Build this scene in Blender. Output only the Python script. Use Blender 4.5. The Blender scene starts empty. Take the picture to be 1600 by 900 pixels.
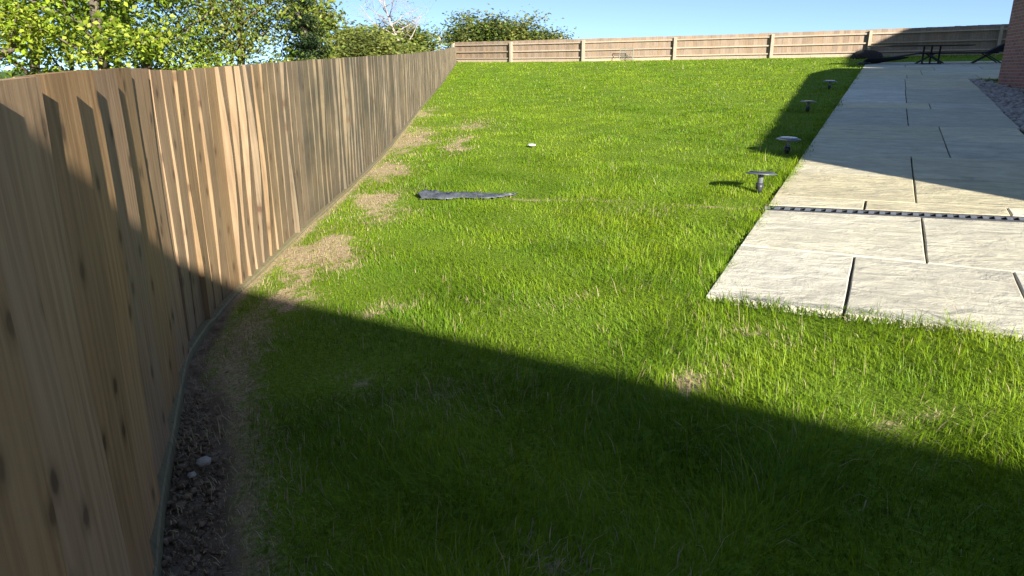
import bpy, bmesh, math, random
import numpy as np
from mathutils import Vector, Matrix
random.seed(7); rng = np.random.default_rng(7)
R = math.radians
scene = bpy.context.scene
col = scene.collection

# ------------------------------------------------------------------ camera
CAM_H = 1.6; FPX = 1107.0; PITCH = math.atan(340.0 / FPX)
cam_d = bpy.data.cameras.new('camera'); cam = bpy.data.objects.new('camera', cam_d); col.objects.link(cam)
cam.location = (0, 0, CAM_H); cam.rotation_euler = (math.pi / 2 - PITCH, 0, 0)
cam_d.sensor_fit = 'HORIZONTAL'; cam_d.sensor_width = 36; cam_d.lens = 36 * FPX / 1600
cam_d.clip_start = 0.05; cam_d.clip_end = 5000
scene.camera = cam
scene.render.resolution_x = 1024; scene.render.resolution_y = 576

# ------------------------------------------------------------------ sky and sun
SUN_AZ, SUN_EL = R(-24.0), R(18.4)          # heading the light travels to (from +Y), and height of the sun
SDIR = Vector((math.sin(SUN_AZ) * math.cos(SUN_EL), math.cos(SUN_AZ) * math.cos(SUN_EL), -math.sin(SUN_EL)))
world = bpy.data.worlds.new('World'); scene.world = world; world.use_nodes = True
wn, wl = world.node_tree.nodes, world.node_tree.links; wn.clear()
wo = wn.new('ShaderNodeOutputWorld'); wb = wn.new('ShaderNodeBackground'); sk = wn.new('ShaderNodeTexSky')
sk.sky_type = 'NISHITA'; sk.sun_disc = False; sk.sun_elevation = R(24)
sk.sun_rotation = math.atan2(-SDIR.x, -SDIR.y)
sk.altitude = 0; sk.air_density = 1.0; sk.dust_density = 1.0; sk.ozone_density = 2.4
wb.inputs['Strength'].default_value = 0.068
# the pale horizon band is kept low: the sky deepens to blue a few degrees up
tcw = wn.new('ShaderNodeTexCoord'); mpw = wn.new('ShaderNodeMapping'); mpw.vector_type = 'POINT'
mpw.inputs['Scale'].default_value = (1, 1, 2.2); mpw.inputs['Location'].default_value = (0, 0, 0.15)
wl.new(tcw.outputs['Generated'], mpw.inputs['Vector']); wl.new(mpw.outputs[0], sk.inputs['Vector'])
wl.new(sk.outputs[0], wb.inputs[0]); wl.new(wb.outputs[0], wo.inputs[0])
sun_d = bpy.data.lights.new('sun', 'SUN'); sun_d.energy = 3.7; sun_d.angle = R(0.55); sun_d.color = (1.0, 0.96, 0.88)
sun = bpy.data.objects.new('sun', sun_d); col.objects.link(sun)
sun.rotation_euler = SDIR.to_track_quat('-Z', 'Y').to_euler(); sun.location = (5, -10, 12)
vs = scene.view_settings
vs.view_transform = 'Standard'; vs.look = 'None'; vs.gamma = 1.0; vs.use_curve_mapping = False; vs.exposure = 2.1

# ------------------------------------------------------------------ terrain and pixel helpers
GA, GB = 0.0491, 0.0346                      # the garden rises away from the camera and to the right
def gz(x, y): return GA * y + GB * x
def gnd(px, py):
    u = (px - 800) / FPX; v = (450 - py) / FPX
    d = (u, math.cos(PITCH) + v * math.sin(PITCH), -math.sin(PITCH) + v * math.cos(PITCH))
    t = -CAM_H / (d[2] - GA * d[1] - GB * d[0])
    return Vector((t * d[0], t * d[1], CAM_H + t * d[2]))

# ------------------------------------------------------------------ object helpers
def link(name, me, mat=None, parent=None):
    o = bpy.data.objects.new(name, me); col.objects.link(o)
    if mat is not None and me is not None and not me.materials: me.materials.append(mat)
    if parent is not None: o.parent = parent
    return o
def child(name, me, mat, parent):
    """part whose mesh is written in world coordinates"""
    o = link(name, me, mat, parent); o.matrix_parent_inverse = parent.matrix_basis.inverted(); return o
def empty(name, loc=(0, 0, 0), rz=0):
    o = bpy.data.objects.new(name, None); col.objects.link(o); o.location = loc; o.rotation_euler = (0, 0, rz)
    o.empty_display_size = 0.2; return o
def tag(o, label=None, cat=None, group=None, kind=None):
    if label: o['label'] = label
    if cat: o['category'] = cat
    if group: o['group'] = group
    if kind: o['kind'] = kind
    return o
def mesh(name, verts, faces, smooth=False):
    me = bpy.data.meshes.new(name); me.from_pydata([tuple(v) for v in verts], [], faces); me.update()
    if smooth: me.polygons.foreach_set('use_smooth', [True] * len(me.polygons))
    return me
def np_mesh(name, verts, quads=None, tris=None, smooth=False, colors=None):
    me = bpy.data.meshes.new(name)
    nq = 0 if quads is None else len(quads); nt = 0 if tris is None else len(tris)
    me.vertices.add(len(verts)); me.vertices.foreach_set('co', np.asarray(verts, np.float32).ravel())
    idx = np.concatenate([a.ravel() for a in (quads, tris) if a is not None]).astype(np.int32)
    tot = np.concatenate([np.full(nq, 4), np.full(nt, 3)]).astype(np.int32)
    st = np.concatenate([[0], np.cumsum(tot)[:-1]]).astype(np.int32)
    me.loops.add(len(idx)); me.loops.foreach_set('vertex_index', idx)
    me.polygons.add(nq + nt); me.polygons.foreach_set('loop_start', st); me.polygons.foreach_set('loop_total', tot)
    if smooth: me.polygons.foreach_set('use_smooth', np.ones(nq + nt, bool))
    me.update(calc_edges=True)
    if colors is not None:
        a = me.color_attributes.new('tint', 'FLOAT_COLOR', 'POINT')
        a.data.foreach_set('color', np.asarray(colors, np.float32).ravel())
    return me
def box_vf(x0, x1, y0, y1, z0, z1):
    v = [(x0, y0, z0), (x1, y0, z0), (x1, y1, z0), (x0, y1, z0), (x0, y0, z1), (x1, y0, z1), (x1, y1, z1), (x0, y1, z1)]
    f = [(0, 3, 2, 1), (4, 5, 6, 7), (0, 1, 5, 4), (1, 2, 6, 5), (2, 3, 7, 6), (3, 0, 4, 7)]
    return v, f
def bm_box(x0, x1, y0, y1, z0, z1, bevel=0.0, name='box'):
    v, f = box_vf(x0, x1, y0, y1, z0, z1); me = mesh(name, v, f)
    if bevel:
        bm = bmesh.new(); bm.from_mesh(me)
        bmesh.ops.bevel(bm, geom=bm.edges[:], offset=bevel, segments=1, affect='EDGES'); bm.to_mesh(me); bm.free()
    return me
def join_boxes(boxes, name='boxes'):
    V, F = [], []
    for b in boxes:
        v, f = box_vf(*b); n = len(V); V += v; F += [tuple(i + n for i in q) for q in f]
    return mesh(name, V, F)
def bar(p, q, w, h, up=Vector((0, 0, 1))):
    """box section bar from p to q; verts, faces"""
    p, q = Vector(p), Vector(q); d = (q - p).normalized(); s = d.cross(up)
    s = s.normalized() if s.length > 1e-5 else Vector((1, 0, 0)); u = s.cross(d).normalized()
    V = [c + s * a * w / 2 + u * b * h / 2 for c in (p, q) for a, b in ((-1, -1), (1, -1), (1, 1), (-1, 1))]
    F = [(0, 1, 2, 3)[::-1], (4, 5, 6, 7), (0, 1, 5, 4), (1, 2, 6, 5), (2, 3, 7, 6), (3, 0, 4, 7)]
    F = [tuple(reversed(f)) for f in F]
    return V, F
def join_vf(lst, name='joined', smooth=False):
    V, F = [], []
    for v, f in lst:
        n = len(V); V += list(v); F += [tuple(i + n for i in q) for q in f]
    me = mesh(name, V, F, smooth)
    bm = bmesh.new(); bm.from_mesh(me); bmesh.ops.recalc_face_normals(bm, faces=bm.faces[:]); bm.to_mesh(me); bm.free()
    if smooth: me.polygons.foreach_set('use_smooth', [True] * len(me.polygons))
    return me
def tube(pts, rad, n=7):
    V, F = [], []
    prev = Vector((0.31, 0.95, 0.05))
    for i, p in enumerate(pts):
        p = Vector(p); d = (Vector(pts[min(i + 1, len(pts) - 1)]) - Vector(pts[max(i - 1, 0)])).normalized()
        s = d.cross(prev)
        if s.length < 1e-4: s = d.orthogonal()
        s.normalize(); u = d.cross(s).normalized()
        for k in range(n):
            a = 2 * math.pi * k / n; V.append(p + (s * math.cos(a) + u * math.sin(a)) * rad[i])
    for i in range(len(pts) - 1):
        for k in range(n):
            F.append((i * n + k, i * n + (k + 1) % n, (i + 1) * n + (k + 1) % n, (i + 1) * n + k))
    F.append(tuple(range(n))[::-1]); F.append(tuple(range((len(pts) - 1) * n, len(pts) * n)))
    return V, F
def lathe(profile, n=24, cx=0, cy=0):
    V, F = [], []
    for r, z in profile:
        for k in range(n):
            a = 2 * math.pi * k / n; V.append((cx + r * math.cos(a), cy + r * math.sin(a), z))
    for i in range(len(profile) - 1):
        for k in range(n): F.append((i * n + k, i * n + (k + 1) % n, (i + 1) * n + (k + 1) % n, (i + 1) * n + k))
    F.append(tuple(range(n))[::-1]); F.append(tuple(range((len(profile) - 1) * n, len(profile) * n)))
    return V, F

# ------------------------------------------------------------------ materials
class NT:
    def __init__(s, name):
        s.m = bpy.data.materials.new(name); s.m.use_nodes = True; s.t = s.m.node_tree; s.n = s.t.nodes; s.l = s.t.links
        s.bsdf = s.n['Principled BSDF']; s.out = s.n['Material Output']
    def add(s, t, **kw):
        n = s.n.new(t)
        for k, v in kw.items(): setattr(n, k, v)
        return n
    def con(s, a, b): s.l.new(a, b)
    def noise(s, vec, scale, detail=4, rough=0.55, dist=0.0):
        n = s.add('ShaderNodeTexNoise'); n.inputs['Scale'].default_value = scale; n.inputs['Detail'].default_value = detail
        n.inputs['Roughness'].default_value = rough; n.inputs['Distortion'].default_value = dist
        if vec is not None: s.con(vec, n.inputs['Vector'])
        return n.outputs['Fac']
    def ramp(s, fac, stops):
        n = s.add('ShaderNodeValToRGB'); e = n.color_ramp.elements
        while len(e) < len(stops): e.new(0.5)
        for i, (p, c) in enumerate(stops):
            e[i].position = p; e[i].color = (*c, 1) if len(c) == 3 else c
        s.con(fac, n.inputs[0]); return n.outputs[0]
    def mix(s, fac, a, b, mode='MIX'):
        n = s.add('ShaderNodeMix', data_type='RGBA', blend_type=mode)
        for sock, val in ((n.inputs[0], fac), (n.inputs[6], a), (n.inputs[7], b)):
            if hasattr(val, 'links') or hasattr(val, 'is_linked'): s.con(val, sock)
            else: sock.default_value = val if not isinstance(val, tuple) else (*val, 1)[:4]
        return n.outputs[2]
    def math(s, op, a, b=0.0):
        n = s.add('ShaderNodeMath', operation=op)
        for sock, val in ((n.inputs[0], a), (n.inputs[1], b)):
            if hasattr(val, 'is_linked'): s.con(val, sock)
            else: sock.default_value = val
        return n.outputs[0]
    def vmap(s, vec, scale, loc=None):
        n = s.add('ShaderNodeMapping'); n.inputs['Scale'].default_value = scale; s.con(vec, n.inputs['Vector'])
        if loc is not None: s.con(loc, n.inputs['Location'])
        return n.outputs[0]
    def bump(s, h, strength=0.3, dist=0.01):
        n = s.add('ShaderNodeBump'); n.inputs['Strength'].default_value = strength; n.inputs['Distance'].default_value = dist
        s.con(h, n.inputs['Height']); s.con(n.outputs[0], s.bsdf.inputs['Normal'])
    def pos(s): return s.add('ShaderNodeNewGeometry').outputs['Position']
    def rnd(s): return s.add('ShaderNodeObjectInfo').outputs['Random']
    def fin(s, colour, rough=0.7, spec=0.3):
        if hasattr(colour, 'is_linked'): s.con(colour, s.bsdf.inputs['Base Color'])
        else: s.bsdf.inputs['Base Color'].default_value = (*colour, 1)
        if hasattr(rough, 'is_linked'): s.con(rough, s.bsdf.inputs['Roughness'])
        else: s.bsdf.inputs['Roughness'].default_value = rough
        s.bsdf.inputs['Specular IOR Level'].default_value = spec
        return s.m

def mat_wood(name, dark, mid, light, grey, grey_amt, knot=0.5, far_tone=None):
    t = NT(name); p = t.pos(); r = t.rnd()
    off = t.add('ShaderNodeCombineXYZ'); k = t.math('MULTIPLY', r, 37.0); t.con(k, off.inputs[0]); t.con(k, off.inputs[2])
    v = t.vmap(p, (22, 22, 1.1), off.outputs[0])
    warp = t.noise(v, 1.0, 3, 0.5, 1.2)
    wv = t.add('ShaderNodeTexWave', wave_type='BANDS', bands_direction='DIAGONAL'); wv.inputs['Scale'].default_value = 0.9
    wv.inputs['Distortion'].default_value = 9.0; wv.inputs['Detail'].default_value = 2.5; wv.inputs['Detail Scale'].default_value = 0.7
    t.con(v, wv.inputs['Vector'])
    fine = t.noise(t.vmap(p, (260, 260, 7), off.outputs[0]), 1.0, 3, 0.6)
    g = t.math('ADD', t.math('MULTIPLY', wv.outputs['Fac'], 0.13), t.math('ADD', t.math('MULTIPLY', warp, 0.5), t.math('MULTIPLY', fine, 0.32)))
    c = t.ramp(g, [(0.25, dark), (0.5, mid), (0.78, light)])
    if far_tone:        # weathering and grazing light painted into far boards; share in the object's colour
        oc = t.add('ShaderNodeSeparateColor'); t.con(t.add('ShaderNodeObjectInfo').outputs['Color'], oc.inputs[0])
        c = t.mix(oc.outputs[0], c, t.ramp(g, [(0.25, far_tone[0]), (0.5, far_tone[1]), (0.78, far_tone[2])]))
    # knots
    vo = t.add('ShaderNodeTexVoronoi', feature='F1'); vo.inputs['Scale'].default_value = 1.0
    vo.voronoi_dimensions = '2D'; sx = t.add('ShaderNodeSeparateXYZ'); t.con(p, sx.inputs[0])
    cb = t.add('ShaderNodeCombineXYZ'); t.con(t.math('ADD', t.math('MULTIPLY', sx.outputs[1], 5.2), k), cb.inputs[0]); t.con(t.math('ADD', t.math('MULTIPLY', sx.outputs[2], 3.0), k), cb.inputs[1])
    t.con(cb.outputs[0], vo.inputs['Vector'])
    kd = t.math('ADD', vo.outputs['Distance'], t.math('MULTIPLY', t.noise(p, 40, 2), 0.05))
    kn = t.ramp(kd, [(0.075, (1, 1, 1)), (0.115, (0.4, 0.4, 0.4)), (0.20, (0, 0, 0))])
    c = t.mix(t.math('MULTIPLY', kn, knot), c, (dark[0] * .35, dark[1] * .3, dark[2] * .28))
    # weather: grey and green film in blotches, and each board a little different
    w = t.ramp(t.noise(p, 2.2, 5, 0.6), [(0.35, (0, 0, 0)), (0.7, (1, 1, 1))])
    c = t.mix(t.math('MULTIPLY', w, grey_amt), c, grey)
    hs = t.add('ShaderNodeHueSaturation'); t.con(c, hs.inputs['Color'])
    t.con(t.math('ADD', t.math('MULTIPLY', r, 0.24), 0.86), hs.inputs['Value'])
    r2 = t.math('FRACT', t.math('MULTIPLY', r, 17.3)); t.con(t.math('ADD', t.math('MULTIPLY', r2, 0.14), 0.80), hs.inputs['Saturation'])
    t.bump(g, 0.5, 0.004)
    return t.fin(hs.outputs[0], 0.72, 0.25)

M = {}
M['board'] = mat_wood('board_wood', (.190, .094, .029), (.325, .180, .064), (.43, .258, .108), (.30, .205, .10), 0.4, 0.92,
                      ((.040, .032, .018), (.080, .066, .039), (.122, .102, .063)))
M['back_board'] = mat_wood('back_board_wood', (.155, .100, .058), (.25, .165, .098), (.32, .225, .14), (.27, .21, .15), 0.5, 0.2)
M['rail'] = mat_wood('rail_wood', (.26, .18, .11), (.38, .28, .18), (.46, .36, .25), (.36, .30, .22), 0.4, 0.2)
M['gravel_board'] = mat_wood('base_board_wood', (.095, .075, .035), (.18, .145, .07), (.25, .205, .10), (.14, .135, .055), 0.6, 0.1)

def mat_leafy(name, rough=0.5, trans=0.35, spec=0.35):
    t = NT(name); a = t.add('ShaderNodeVertexColor', layer_name='tint')
    t.con(a.outputs['Color'], t.bsdf.inputs['Base Color']); t.bsdf.inputs['Roughness'].default_value = rough
    t.bsdf.inputs['Specular IOR Level'].default_value = spec
    tr = t.add('ShaderNodeBsdfTranslucent')
    hs = t.add('ShaderNodeHueSaturation'); hs.inputs['Value'].default_value = 1.25; hs.inputs['Hue'].default_value = 0.49
    t.con(a.outputs['Color'], hs.inputs['Color']); t.con(hs.outputs[0], tr.inputs['Color'])
    mx = t.add('ShaderNodeMixShader'); mx.inputs[0].default_value = trans
    t.con(t.bsdf.outputs[0], mx.inputs[1]); t.con(tr.outputs[0], mx.inputs[2]); t.con(mx.outputs[0], t.out.inputs['Surface'])
    return t.m
M['grass'] = mat_leafy('grass_blade', 0.5, 0.32, 0.16)
M['leaf'] = mat_leafy('leaf', 0.45, 0.35, 0.4)

def mat_bark():
    t = NT('bark'); p = t.pos(); n = t.noise(t.vmap(p, (14, 14, 4)), 1, 6, 0.65)
    c = t.ramp(n, [(0.3, (.05, .04, .03)), (0.55, (.13, .105, .08)), (0.8, (.24, .21, .17))]); t.bump(n, 0.6, 0.02)
    return t.fin(c, 0.9, 0.1)
M['bark'] = mat_bark()
def mat_twig():
    t = NT('pale_twig'); n = t.noise(t.pos(), 5, 4)
    return t.fin(t.ramp(n, [(0.3, (.20, .165, .145)), (0.7, (.36, .31, .28))]), 0.9, 0.1)
M['twig'] = mat_twig()
def mat_lawn():
    t = NT('lawn_ground'); p = t.pos(); a = t.add('ShaderNodeVertexColor', layer_name='tint')
    sp = t.add('ShaderNodeSeparateColor'); t.con(a.outputs['Color'], sp.inputs[0])
    n1 = t.noise(p, 3.0, 6, 0.6); n2 = t.noise(p, 55, 5, 0.7); n3 = t.noise(p, 14, 5, 0.7)
    green = t.ramp(n2, [(0.3, (.07, .115, .010)), (0.55, (.14, .21, .016)), (0.75, (.24, .28, .04))])
    straw = t.ramp(n2, [(0.28, (.15, .10, .05)), (0.5, (.36, .27, .15)), (0.72, (.55, .45, .28))])
    soil = t.ramp(n3, [(0.3, (.07, .047, .030)), (0.5, (.17, .12, .077)), (0.72, (.32, .245, .175))])
    d = t.math('ADD', sp.outputs[0], t.math('MULTIPLY', t.math('SUBTRACT', n3, 0.5), 0.9))
    d = t.ramp(d, [(0.35, (0, 0, 0)), (0.65, (1, 1, 1))])
    s = t.math('ADD', sp.outputs[1], t.math('MULTIPLY', t.math('SUBTRACT', n3, 0.5), 0.8))
    s = t.ramp(s, [(0.4, (0, 0, 0)), (0.6, (1, 1, 1))])
    c = t.mix(s, t.mix(d, green, straw), soil)
    t.bump(n2, 0.8, 0.02)
    return t.fin(c, 0.95, 0.08)
M['lawn'] = mat_lawn()
def mat_field():
    t = NT('field'); p = t.pos(); n = t.noise(p, 0.3, 6, 0.65)
    return t.fin(t.ramp(n, [(0.3, (.05, .09, .02)), (0.7, (.11, .16, .04))]), 0.95, 0.05)
M['field'] = mat_field()
def mat_slab():
    t = NT('sandstone'); p = t.pos(); r = t.rnd()
    off = t.add('ShaderNodeCombineXYZ'); t.con(t.math('MULTIPLY', r, 50.0), off.inputs[0])
    rot = t.add('ShaderNodeMapping'); rot.inputs['Rotation'].default_value = (0, 0, R(27)); t.con(p, rot.inputs['Vector'])
    v = t.vmap(rot.outputs[0], (1.6, 2.9, 1.0), off.outputs[0])
    big = t.noise(v, 1.3, 6, 0.62, 0.8); mid = t.noise(p, 9, 6, 0.65, 0.4); fine = t.noise(p, 120, 3, 0.7)
    g = t.math('ADD', t.math('MULTIPLY', big, 0.55), t.math('ADD', t.math('MULTIPLY', mid, 0.3), t.math('MULTIPLY', fine, 0.15)))
    c = t.ramp(g, [(0.30, (.29, .25, .165)), (0.43, (.45, .395, .265)), (0.56, (.57, .505, .34)), (0.70, (.66, .60, .43))])
    st = t.ramp(t.noise(p, 1.7, 5, 0.6), [(0.42, (0, 0, 0)), (0.75, (1, 1, 1))])
    c = t.mix(t.math('MULTIPLY', st, 0.35), c, (.36, .32, .25))
    hs = t.add('ShaderNodeHueSaturation'); t.con(c, hs.inputs['Color'])
    t.con(t.math('ADD', t.math('MULTIPLY', r, 0.26), 0.86), hs.inputs['Value'])
    r2 = t.math('FRACT', t.math('MULTIPLY', r, 13.7)); t.con(t.math('ADD', t.math('MULTIPLY', r2, 0.5), 0.65), hs.inputs['Saturation'])
    rip = t.noise(t.vmap(rot.outputs[0], (1.5, 2.8, 1.0), off.outputs[0]), 1.9, 4, 0.55, 1.4)
    cleft = t.noise(p, 26, 5, 0.7, 0.8)
    t.bump(t.math('ADD', g, t.math('ADD', t.math('MULTIPLY', rip, 1.1), t.math('MULTIPLY', cleft, 0.22))), 0.5, 0.045)
    return t.fin(hs.outputs[0], 0.82, 0.25)
M['slab'] = mat_slab()
def mat_noise(name, stops, scale=30, rough=0.8, spec=0.3, bump=0.3, metal=0.0):
    t = NT(name); n = t.noise(t.pos(), scale, 5, 0.65)
    if bump: t.bump(n, bump, 0.01)
    t.bsdf.inputs['Metallic'].default_value = metal
    return t.fin(t.ramp(n, stops), rough, spec)
M['bedding'] = mat_noise('bedding_sand', [(0.3, (.035, .032, .028)), (0.7, (.11, .10, .085))], 60, 0.95, 0.1)
M['gravel'] = mat_noise('gravel_stone', [(0.25, (.12, .10, .085)), (0.45, (.29, .245, .21)), (0.62, (.42, .36, .31)), (0.8, (.56, .50, .44))], 9, 0.85, 0.2)
M['stone'] = mat_noise('pale_stone', [(0.3, (.24, .21, .17)), (0.7, (.40, .36, .30))], 25, 0.85, 0.2)
M['clod'] = mat_noise('soil_clod', [(0.3, (.07, .047, .030)), (0.55, (.18, .125, .082)), (0.8, (.33, .26, .19))], 22, 0.95, 0.1)
M['dark_plastic'] = mat_noise('dark_plastic', [(0.3, (.018, .019, .022)), (0.7, (.04, .042, .047))], 40, 0.45, 0.5, 0.15)
M['grate'] = mat_noise('grate_steel', [(0.3, (.09, .095, .10)), (0.7, (.20, .205, .21))], 40, 0.5, 0.5, 0.1)
M['black_metal'] = mat_noise('black_metal', [(0.3, (.010, .010, .011)), (0.7, (.022, .022, .024))], 40, 0.5, 0.4, 0.05)
M['black_fabric'] = mat_noise('black_fabric', [(0.3, (.008, .008, .009)), (0.7, (.02, .02, .022))], 150, 0.9, 0.2, 0.3)
M['tarp'] = mat_noise('crumpled_tarp', [(0.3, (.03, .033, .04)), (0.7, (.075, .082, .095))], 18, 0.5, 0.4, 0.4)
M['dark_brown'] = mat_noise('mound_brown', [(0.3, (.02, .016, .013)), (0.7, (.045, .036, .03))], 14, 0.85, 0.2, 0.3)
M['steel'] = mat_noise('brushed_steel', [(0.3, (.10, .105, .115)), (0.7, (.16, .165, .175))], 60, 0.4, 0.5, 0.05, 0.5)
M['solar'] = mat_noise('solar_panel', [(0.3, (.01, .012, .025)), (0.7, (.02, .025, .05))], 60, 0.15, 0.6, 0.0)
M['white_plastic'] = mat_noise('white_plastic', [(0.3, (.42, .45, .40)), (0.7, (.5, .53, .48))], 30, 0.4, 0.4, 0.05)
M['pale_panel'] = mat_noise('pale_panel', [(0.3, (.13, .15, .13)), (0.7, (.18, .20, .17))], 20, 0.5, 0.4, 0.05)
M['roof_tile'] = mat_noise('roof_tile', [(0.3, (.06, .055, .055)), (0.7, (.13, .12, .115))], 8, 0.8, 0.2, 0.3)
M['frame'] = mat_noise('window_frame', [(0.3, (.74, .74, .73)), (0.7, (.82, .82, .81))], 15, 0.4, 0.4, 0.05)
def mat_lens():
    t = NT('clear_lens'); n = t.noise(t.pos(), 40, 2); t.bsdf.inputs['Transmission Weight'].default_value = 0.45
    return t.fin(t.ramp(n, [(0.3, (.16, .18, .19)), (0.7, (.25, .27, .28))]), 0.12, 0.5)
M['lens'] = mat_lens()
def mat_glass():
    t = NT('window_glass'); n = t.noise(t.pos(), 1.0, 2)
    return t.fin(t.ramp(n, [(0.3, (.02, .025, .03)), (0.7, (.035, .04, .045))]), 0.06, 0.6)
M['glass'] = mat_glass()
def mat_brick():
    t = NT('brick'); tc = t.add('ShaderNodeTexCoord'); sx = t.add('ShaderNodeSeparateXYZ'); t.con(tc.outputs['Object'], sx.inputs[0])
    cx = t.add('ShaderNodeCombineXYZ'); t.con(sx.outputs[0], cx.inputs[0]); t.con(sx.outputs[2], cx.inputs[1])
    b = t.add('ShaderNodeTexBrick'); b.inputs['Scale'].default_value = 1.0; b.inputs['Mortar Size'].default_value = 0.006
    b.inputs['Brick Width'].default_value = 0.225; b.inputs['Row Height'].default_value = 0.075; b.inputs['Bias'].default_value = -0.1
    b.inputs['Color1'].default_value = (.46, .19, .125, 1); b.inputs['Color2'].default_value = (.31, .135, .10, 1); b.inputs['Mortar'].default_value = (.42, .37, .31, 1)
    t.con(cx.outputs[0], b.inputs['Vector']); n = t.noise(tc.outputs['Object'], 14, 5, 0.65)
    c = t.mix(0.5, b.outputs['Color'], t.ramp(n, [(0.3, (.5, .5, .5)), (0.7, (1, 1, 1))]), 'MULTIPLY')
    t.bump(t.math('SUBTRACT', 1.0, b.outputs['Fac']), 0.6, 0.008)
    return t.fin(c, 0.88, 0.15)
M['brick'] = mat_brick()

# ------------------------------------------------------------------ layout of the garden
FENCE = [(-.58, .40), (-.75, .80), (-.93, 1.25), (-1.06, 1.57), (-1.18, 1.88), (-1.33, 2.24), (-1.49, 2.68), (-1.66, 3.15), (-1.79, 3.53),
         (-1.85, 3.95), (-1.885, 4.4), (-1.885, 6.4), (-1.86, 8.0), (-1.88, 10.4), (-2.12, 16.1), (-2.45, 25.6), (-3.15, 41.0), (-3.32, 44.3)]
FY = np.array([p[1] for p in FENCE]); FX = np.array([p[0] for p in FENCE])
def fence_x(y): return np.interp(y, FY, FX)
def fence_h(y): return float(np.interp(y, [0, 1.9, 4.2, 6.4, 8, 10.4, 16, 25.6, 44.5], [1.56, 1.54, 1.49, 1.46, 1.43, 1.38, 1.27, 1.12, .92]))
BACK = [(-3.45, 44.75), (0, 41.75), (3.77, 39.15), (8.11, 37.1), (12.23, 35.15), (15.95, 33.4), (20.3, 31.25), (24.6, 29.1), (28.9, 27.0)]
BX = np.array([p[0] for p in BACK]); BY = np.array([p[1] for p in BACK])
def back_y(x): return np.interp(x, BX, BY)
PO = np.array([1.2, 4.2]); PA = R(27.0); PU = np.array([math.sin(PA), math.cos(PA)]); PV = np.array([math.cos(PA), -math.sin(PA)])
def puv(x, y): dx, dy = x - PO[0], y - PO[1]; return dx * PU[0] + dy * PU[1], dx * PV[0] + dy * PV[1]     # u (depth), v (right)
def pxy(u, v): return PO[0] + u * PU[0] + v * PV[0], PO[1] + u * PU[1] + v * PV[1]
U_END, U_L = 27.3, 18.6                      # far end of the patio; beyond U_L it widens behind the house
HN = np.array([6.75, 1.45]); HF = np.array([11.98, 18.2])   # near and far end of the house's long wall
HD = (HF - HN) / np.linalg.norm(HF - HN); HR = np.array([HD[1], -HD[0]]); HLEN = float(np.linalg.norm(HF - HN))
def house_side(x, y): return (x - HN[0]) * HR[0] + (y - HN[1]) * HR[1]      # > 0 right of the long wall line
def in_patio(x, y, m=0.0):
    u, v = puv(x, y)
    return (u > -m) & (v > -m) & (u < U_END + m) & ((v < 3.0) | (u > U_L))
def dry_soil(x, y):
    """straw patches and bare soil, in garden coordinates"""
    fx = x - fence_x(y); x0, y0 = x, y
    x = x + .09 * np.sin(5.3 * y0 + 1.7 * np.sin(4.1 * x0)) + .05 * np.sin(13 * x0 + 9 * y0); y = y + .14 * np.sin(4.7 * x0 + 1.3 * np.sin(3.3 * y0)) + .06 * np.sin(11 * y0 - 7 * x0)
    d = np.zeros_like(x); s = np.zeros_like(x)
    def blob(cx, cy, rx, ry, a, rot=0.0):
        c, q = math.cos(rot), math.sin(rot); X = (x - cx) * c + (y - cy) * q; Y = -(x - cx) * q + (y - cy) * c
        return a * np.exp(-((X / rx) ** 2 + (Y / ry) ** 2))
    for px, py, rx, ry, a in [(495, 405, .28, .75, 1.2), (440, 468, .2, .22, .9), (590, 320, .32, .7, .95), (600, 268, .34, .9, 1.0), (640, 218, .4, 1.7, 1.0), (715, 225, .22, 1.1, .85),
                              (655, 178, .4, 1.5, .7), (735, 196, .5, .8, .6), (820, 860, .13, .16, .6), (1080, 598, .16, .12, .8), (1165, 530, .22, .14, .6), (600, 485, .3, .12, .55),
                              (1410, 650, .15, .14, .6), (850, 470, .5, .12, .35), (560, 585, .3, .2, .45), (700, 640, .4, .2, .35), (1000, 330, .5, .2, .25)]:
        g = gnd(px, py); d = np.maximum(d, blob(g.x, g.y, rx, ry, a))
    d = d * np.clip(.95 + .5 * np.sin(17 * x0 + 3 * np.sin(9 * y0)) * np.sin(14 * y0 + 2.5 * np.sin(11 * x0)) + .3 * np.sin(41 * x0 + 23 * y0) * np.sin(37 * y0 - 19 * x0), 0, 1.2)
    # bare strip by the fence: soil near the camera, thin straw farther off
    near = np.clip((3.9 - y) / 1.2, 0, 1)
    s = np.maximum(s, near * np.exp(-((fx - .14) / .22) ** 2) * .95)
    s = np.maximum(s, np.clip((5.0 - y) / 1.2, 0, 1) * np.exp(-((fx - .06) / .10) ** 2) * .9)
    d = np.maximum(d, np.clip((4.9 - y) / 1.0, 0, 1) * np.exp(-((fx - .28) / .26) ** 2) * .62)
    d = np.maximum(d, np.exp(-(fx / .15) ** 2) * .8 * np.clip((22 - y) / 8, 0, 1))
    # settled trench between the black bundle and the channel drain
    x, y = x0, y0 + .02 * np.sin(6 * x0)
    a0, a1 = gnd(790, 310), gnd(1200, 327); dx, dy = a1.x - a0.x, a1.y - a0.y; L = math.hypot(dx, dy)
    al = ((x - a0.x) * dx + (y - a0.y) * dy) / L; pe = (-(x - a0.x) * dy + (y - a0.y) * dx) / L
    d = np.maximum(d, (.55 + .35 * np.sin(5.1 * al) * np.sin(2.3 * al + 1)) * np.exp(-((pe + .03 * np.sin(4 * al)) / .045) ** 2) * ((al > -.1) & (al < L)))
    return np.clip(d, 0, 1), np.clip(s, 0, 1)

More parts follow.
